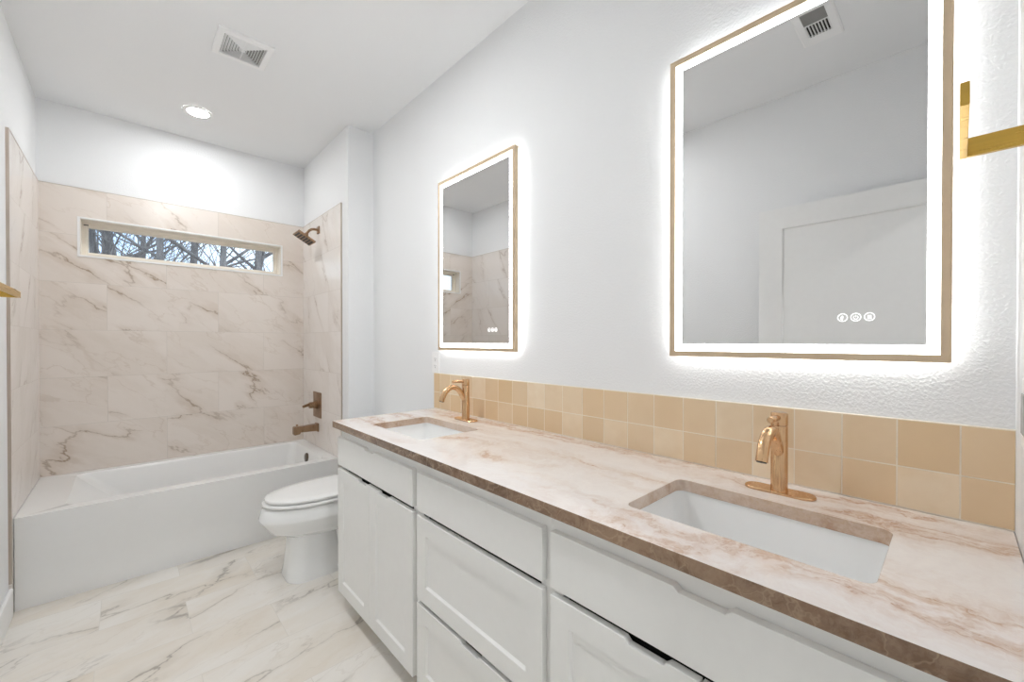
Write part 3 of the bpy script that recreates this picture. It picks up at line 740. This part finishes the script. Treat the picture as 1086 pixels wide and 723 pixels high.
# ------------------------------------------------------------------ shower fittings
sh = thing('overhead_shower', 'square copper-toned shower head on a bent arm high on the tiled wall', 'shower head', (TXR, 3.40, 2.14))
mb = MB(); mb.box(TXR - 0.009, TXR - 0.0003, 3.374, 3.426, 2.113, 2.167); mb.build('flange', BRONZE, sh, smooth=0, bevel=0.002)
mb = MB(); mb.tube([(TXR - 0.008, 3.40, 2.14), (1.062, 3.40, 2.141), (1.044, 3.40, 2.137), (1.028, 3.40, 2.126), (1.016, 3.40, 2.110), (1.008, 3.40, 2.095)], 0.0095, 18); mb.build('arm', BRONZE, sh)
ax = Vector((-0.5, 0, -0.866)); tg = Vector((0.866, 0, -0.5)); oy = Vector((0, 1, 0)); cc = Vector((0.991, 3.40, 2.062))
mb = MB(); mb.tube([Vector((1.010, 3.40, 2.099)), Vector((1.004, 3.40, 2.088)), Vector((0.997, 3.40, 2.073))], [0.013, 0.017, 0.020], 20); mb.build('swivel_nut', BRONZE, sh)
def obox(mb, c, hx, hy, hz):
    v = [mb.b.verts.new(c + tg * sx * hx + oy * sy * hy + ax * sz * hz) for sz in (-1, 1) for sx, sy in ((-1, -1), (1, -1), (1, 1), (-1, 1))]
    for q in ((3, 2, 1, 0), (4, 5, 6, 7), (0, 1, 5, 4), (1, 2, 6, 5), (2, 3, 7, 6), (3, 0, 4, 7)): mb.face([v[i] for i in q])
mb = MB(); obox(mb, cc, 0.070, 0.070, 0.008); hd = mb.build('spray_head', BRONZE, sh, smooth=0, bevel=0.003)
mb = MB()
for k in range(6): obox(mb, cc + ax * 0.0085 + tg * (-0.0525 + 0.021 * k), 0.0065, 0.060, 0.0012)
mb.build('nozzle_strips', SLOT, hd, smooth=0)

YV = 3.435
vv = thing('shower_valve', 'copper-toned shower valve lever on a square wall plate above the tub spout', 'shower valve', (TXR, YV, 0.772))
mb = MB(); mb.box(TXR - 0.008, TXR - 0.0003, YV - 0.088, YV + 0.088, 0.672, 0.872); mb.build('wall_plate', BRONZE, vv, smooth=0, bevel=0.003)
mb = MB(); mb.lathe((TXR, YV, 0.772), [(0.030, -0.0081), (0.030, -0.028), (0.024, -0.034), (0.024, -0.062), (0.020, -0.066)], 32, 'X'); mb.build('handle_hub', BRONZE, vv)
mb = MB(); mb.tube([(TXR - 0.055, YV, 0.776), (TXR - 0.075, YV - 0.012, 0.778), (TXR - 0.100, YV - 0.03, 0.775), (TXR - 0.118, YV - 0.042, 0.772)], [0.014, 0.012, 0.0105, 0.0105], 18); mb.build('lever', BRONZE, vv)
sp = thing('tub_spout', 'copper-toned tub spout on the tiled wall just above the tub rim', 'tub spout', (TXR, YV, 0.595))
mb = MB()
def yz(x, hw, z0, z1): return [(x, YV - hw, z0), (x, YV + hw, z0), (x, YV + hw, z1), (x, YV - hw, z1)]
mb.loft([yz(TXR - 0.0003, 0.031, 0.562, 0.628), yz(TXR - 0.012, 0.031, 0.562, 0.628), yz(TXR - 0.014, 0.026, 0.569, 0.622), yz(TXR - 0.13, 0.024, 0.573, 0.617), yz(TXR - 0.135, 0.026, 0.561, 0.620), yz(TXR - 0.172, 0.026, 0.556, 0.618), yz(TXR - 0.178, 0.022, 0.562, 0.612)])
mb.build('spout_body', BRONZE, sp, smooth=0, bevel=0.004)
mb = MB(); mb.lathe((TXR - 0.152, YV, 0.619), [(0.005, 0.0), (0.005, 0.008), (0.008, 0.009), (0.008, 0.014), (0.005, 0.016)], 18); mb.build('diverter_knob', BRONZE, sp)

# ------------------------------------------------------------------ towel bars
tb = thing('hand_towel_bar', 'short brass hand towel bar on an arm beside the large mirror', 'towel bar', (0.90, YE, 1.56))
zb = 1.533
B(0.876, 0.924, YE + 0.0003, YE + 0.012, zb - 0.010, zb + 0.038).build('wall_plate', BRASS, tb, smooth=0, bevel=0.001)
B(0.897, 0.905, YE + 0.0115, -0.0087, zb, zb + 0.0265).build('arm', BRASS, tb, smooth=0, bevel=0.0006)
B(0.701, 0.905, -0.0087, -0.0007, zb, zb + 0.0265).build('bar', BRASS, tb, smooth=0, bevel=0.0006)
tl = thing('towel_bar', 'flat brass towel bar on the painted wall next to the tub tile', 'towel bar', (XL, 2.37, 1.46))
zb = 1.449
for y in (2.669, 2.075):
    B(XL + 0.0003, XL + 0.011, y - 0.02, y + 0.028, zb - 0.010, zb + 0.038).build('wall_plate', BRASS, tl, smooth=0, bevel=0.001)
    B(XL + 0.0105, -0.3382, y, y + 0.008, zb, zb + 0.0265).build('arm', BRASS, tl, smooth=0, bevel=0.0006)
B(-0.338, -0.330, 2.067, 2.677, zb, zb + 0.0265).build('bar', BRASS, tl, smooth=0, bevel=0.0006)

# ------------------------------------------------------------------ outlet and switch
ol = thing('wall_outlet', 'white double wall outlet just above the toilet end of the tan backsplash', 'outlet', (XW, 2.016, 1.148))
B(XW - 0.006, XW - 0.0004, 1.981, 2.051, 1.090, 1.208).build('cover_plate', PLAST, ol, smooth=0, bevel=0.002)
for z in (1.129, 1.169):
    mb = MB(); mb.lathe((XW - 0.0062, 2.016, z), [(0.0165, 0.0), (0.0165, -0.0012), (0.0155, -0.0018)], 28, 'X'); so = mb.build('socket', PLAST, ol)
    mb = MB()
    for dy in (-0.006, 0.006): mb.box(XW - 0.0086, XW - 0.0079, 2.016 + dy - 0.001, 2.016 + dy + 0.001, z - 0.001, z + 0.006)
    mb.lathe((XW - 0.0080, 2.016, z - 0.007), [(0.0022, 0.0), (0.0022, -0.0006)], 12, 'X'); mb.build('slot', SLOT, so)
sw = thing('light_switch', 'white light switch on the end wall above the counter corner', 'switch', (1.047, YE, 1.145))
B(0.990, 1.105, YE + 0.0003, YE + 0.005, 1.087, 1.203).build('cover_plate', PLAST, sw, smooth=0, bevel=0.002)
for x in (1.024, 1.071):
    B(x - 0.0165, x + 0.0165, YE + 0.0045, YE + 0.0072, 1.112, 1.178).build('rocker', CAVITY, sw, smooth=0, bevel=0.001)

# ------------------------------------------------------------------ door standing open against the left wall
dr = bpy.data.objects.new('door_1', None); COL.objects.link(dr); dr.location = (-0.3, -0.07, 0); struct(dr)
mb = MB(); dx0, dx1, dy0, dy1, dz0, dz1 = -0.321, -0.285, -0.072, 0.815, 0.012, 2.045
rl = 0.120
def dring(i, x, zlo=None, zhi=None): return [(x, dy0 + i, dz0 + (zlo or i)), (x, dy1 - i, dz0 + (zlo or i)), (x, dy1 - i, (zhi or dz1 - i)), (x, dy0 + i, (zhi or dz1 - i))]
rr = [mb.ring(dring(0, dx0, 0.0)), mb.ring(dring(0, dx1, 0.0))]
mb.bridge(rr[0], rr[1]); mb.face(rr[0])
i1 = mb.ring(dring(rl, dx1, 0.20)); i2 = mb.ring(dring(rl + 0.006, dx1 - 0.009, 0.206)); mb.bridge(rr[1], i1); mb.bridge(i1, i2); mb.face(i2)
mb.build('door_leaf', TRIM, dr, smooth=0, bevel=0.001)
mb = MB(); mb.lathe((dx1, 0.755, 0.93), [(0.026, 0.0003), (0.026, 0.006), (0.010, 0.009), (0.010, 0.040)], 28, 'X'); mb.tube([(dx1 + 0.038, 0.758, 0.93), (dx1 + 0.040, 0.70, 0.93), (dx1 + 0.040, 0.645, 0.93)], 0.0075, 16); mb.build('door_handle', GOLD, dr)

# ------------------------------------------------------------------ outside: ground and bare trees behind the window
struct(B(-14, 18, YB + 0.3, 32, -0.6, -0.5).build('ground', SOIL, smooth=0))
def branch(mb, p, d, ln, r, depth, rnd, sides):
    pts = [p]; rad = [r]; n = 6 if depth > 1 else 4
    for k in range(n):
        d = (d + Vector((rnd.uniform(-.16, .16), rnd.uniform(-.04, .04), rnd.uniform(-.07, .12)))).normalized()
        pts.append(pts[-1] + d * ln / n); rad.append(r * (1 - 0.62 * (k + 1) / n))
    mb.tube(pts, rad, sides)
    if depth <= 0: return
    for k in range(rnd.choice((3, 4, 4, 5))):
        i = rnd.randint(1, n); ang = rnd.uniform(0, 2 * PI)
        side = Vector((math.cos(ang), math.sin(ang) * 0.08, rnd.uniform(0.05, 0.9))).normalized()
        nd = (d * 0.55 + side * 0.9).normalized()
        branch(mb, pts[i], nd, ln * rnd.uniform(0.45, 0.7), max(0.004, rad[i] * 0.5), depth - 1, rnd, 5)
def tree(px, y, r, lean, seed, label):
    rnd = random.Random(seed)
    ang = YAW + math.atan((px - CX) / FPX)
    x = y * math.tan(ang)
    rt = thing('bare_tree', label, 'tree', (x, y, -0.5), 'winter trees behind the window')
    pts, rad = [], []
    for k in range(11):
        z = -0.5 + k * 0.75; pts.append(Vector((x + lean * (z - 2.4) + rnd.uniform(-.03, .03), y + rnd.uniform(-.03, .03), z))); rad.append(r * (1.25 - 0.07 * k) + (0.12 * r if k == 0 else 0))
    mb = MB(); mb.tube(pts, rad, 14); mb.build('trunk', BARK, rt, smooth=60)
    mb = MB()
    for k in range(11):
        z = rnd.uniform(1.5, 4.8); i = (z + 0.5) / 0.75; p = pts[int(i)].lerp(pts[int(i) + 1], i % 1)
        a = rnd.uniform(0, 2 * PI)
        d = Vector((math.cos(a), 0.06 * math.sin(a), rnd.uniform(0.1, 1.0))).normalized()
        branch(mb, p, d, rnd.uniform(1.2, 2.6), r * rnd.uniform(0.30, 0.62), 2, rnd, 7)
    mb.build('branches', BARK, rt, smooth=60)
tree(99, 9.2, 0.046, 0.01, 11, 'bare tree with a pale grey trunk at the window end over the sloping tub end')
tree(112, 12.2, 0.084, 0.02, 12, 'thick brown bare tree, second along the window from the sloping tub end')
tree(128, 13.6, 0.034, -0.12, 13, 'thin leaning bare tree, third along the window from the sloping tub end')
tree(152, 15.0, 0.063, 0.02, 14, 'dark bare tree, fourth along the window from the sloping tub end')
tree(168, 6.4, 0.034, 0.01, 15, 'greenish bare tree, fifth along the window, around its middle')
tree(206, 10.6, 0.067, 0.03, 16, 'thick grey bare tree just past the middle of the window toward the shower head')
tree(239, 7.8, 0.044, -0.01, 17, 'straight bare tree, second along the window from the shower head side')
tree(273, 16.5, 0.139, 0.02, 18, 'thickest grey bare tree at the window end next to the shower head')
rnd = random.Random(5); mb = MB()
for k in range(70):
    y = rnd.uniform(18.5, 25); x = rnd.uniform(-0.12, 0.30) * y
    z = rnd.uniform(0.5, 5.0)
    branch(mb, Vector((x, y, z)), Vector((rnd.uniform(-.8, .8), rnd.uniform(-.3, .3), 1)).normalized(), rnd.uniform(1.5, 3.0), rnd.uniform(0.012, 0.032), 1, rnd, 5)
o = mb.build('thicket', BARK, smooth=60); o['kind'] = 'stuff'; tag(o, 'tangle of fine bare twigs far behind the window trees', 'branches')
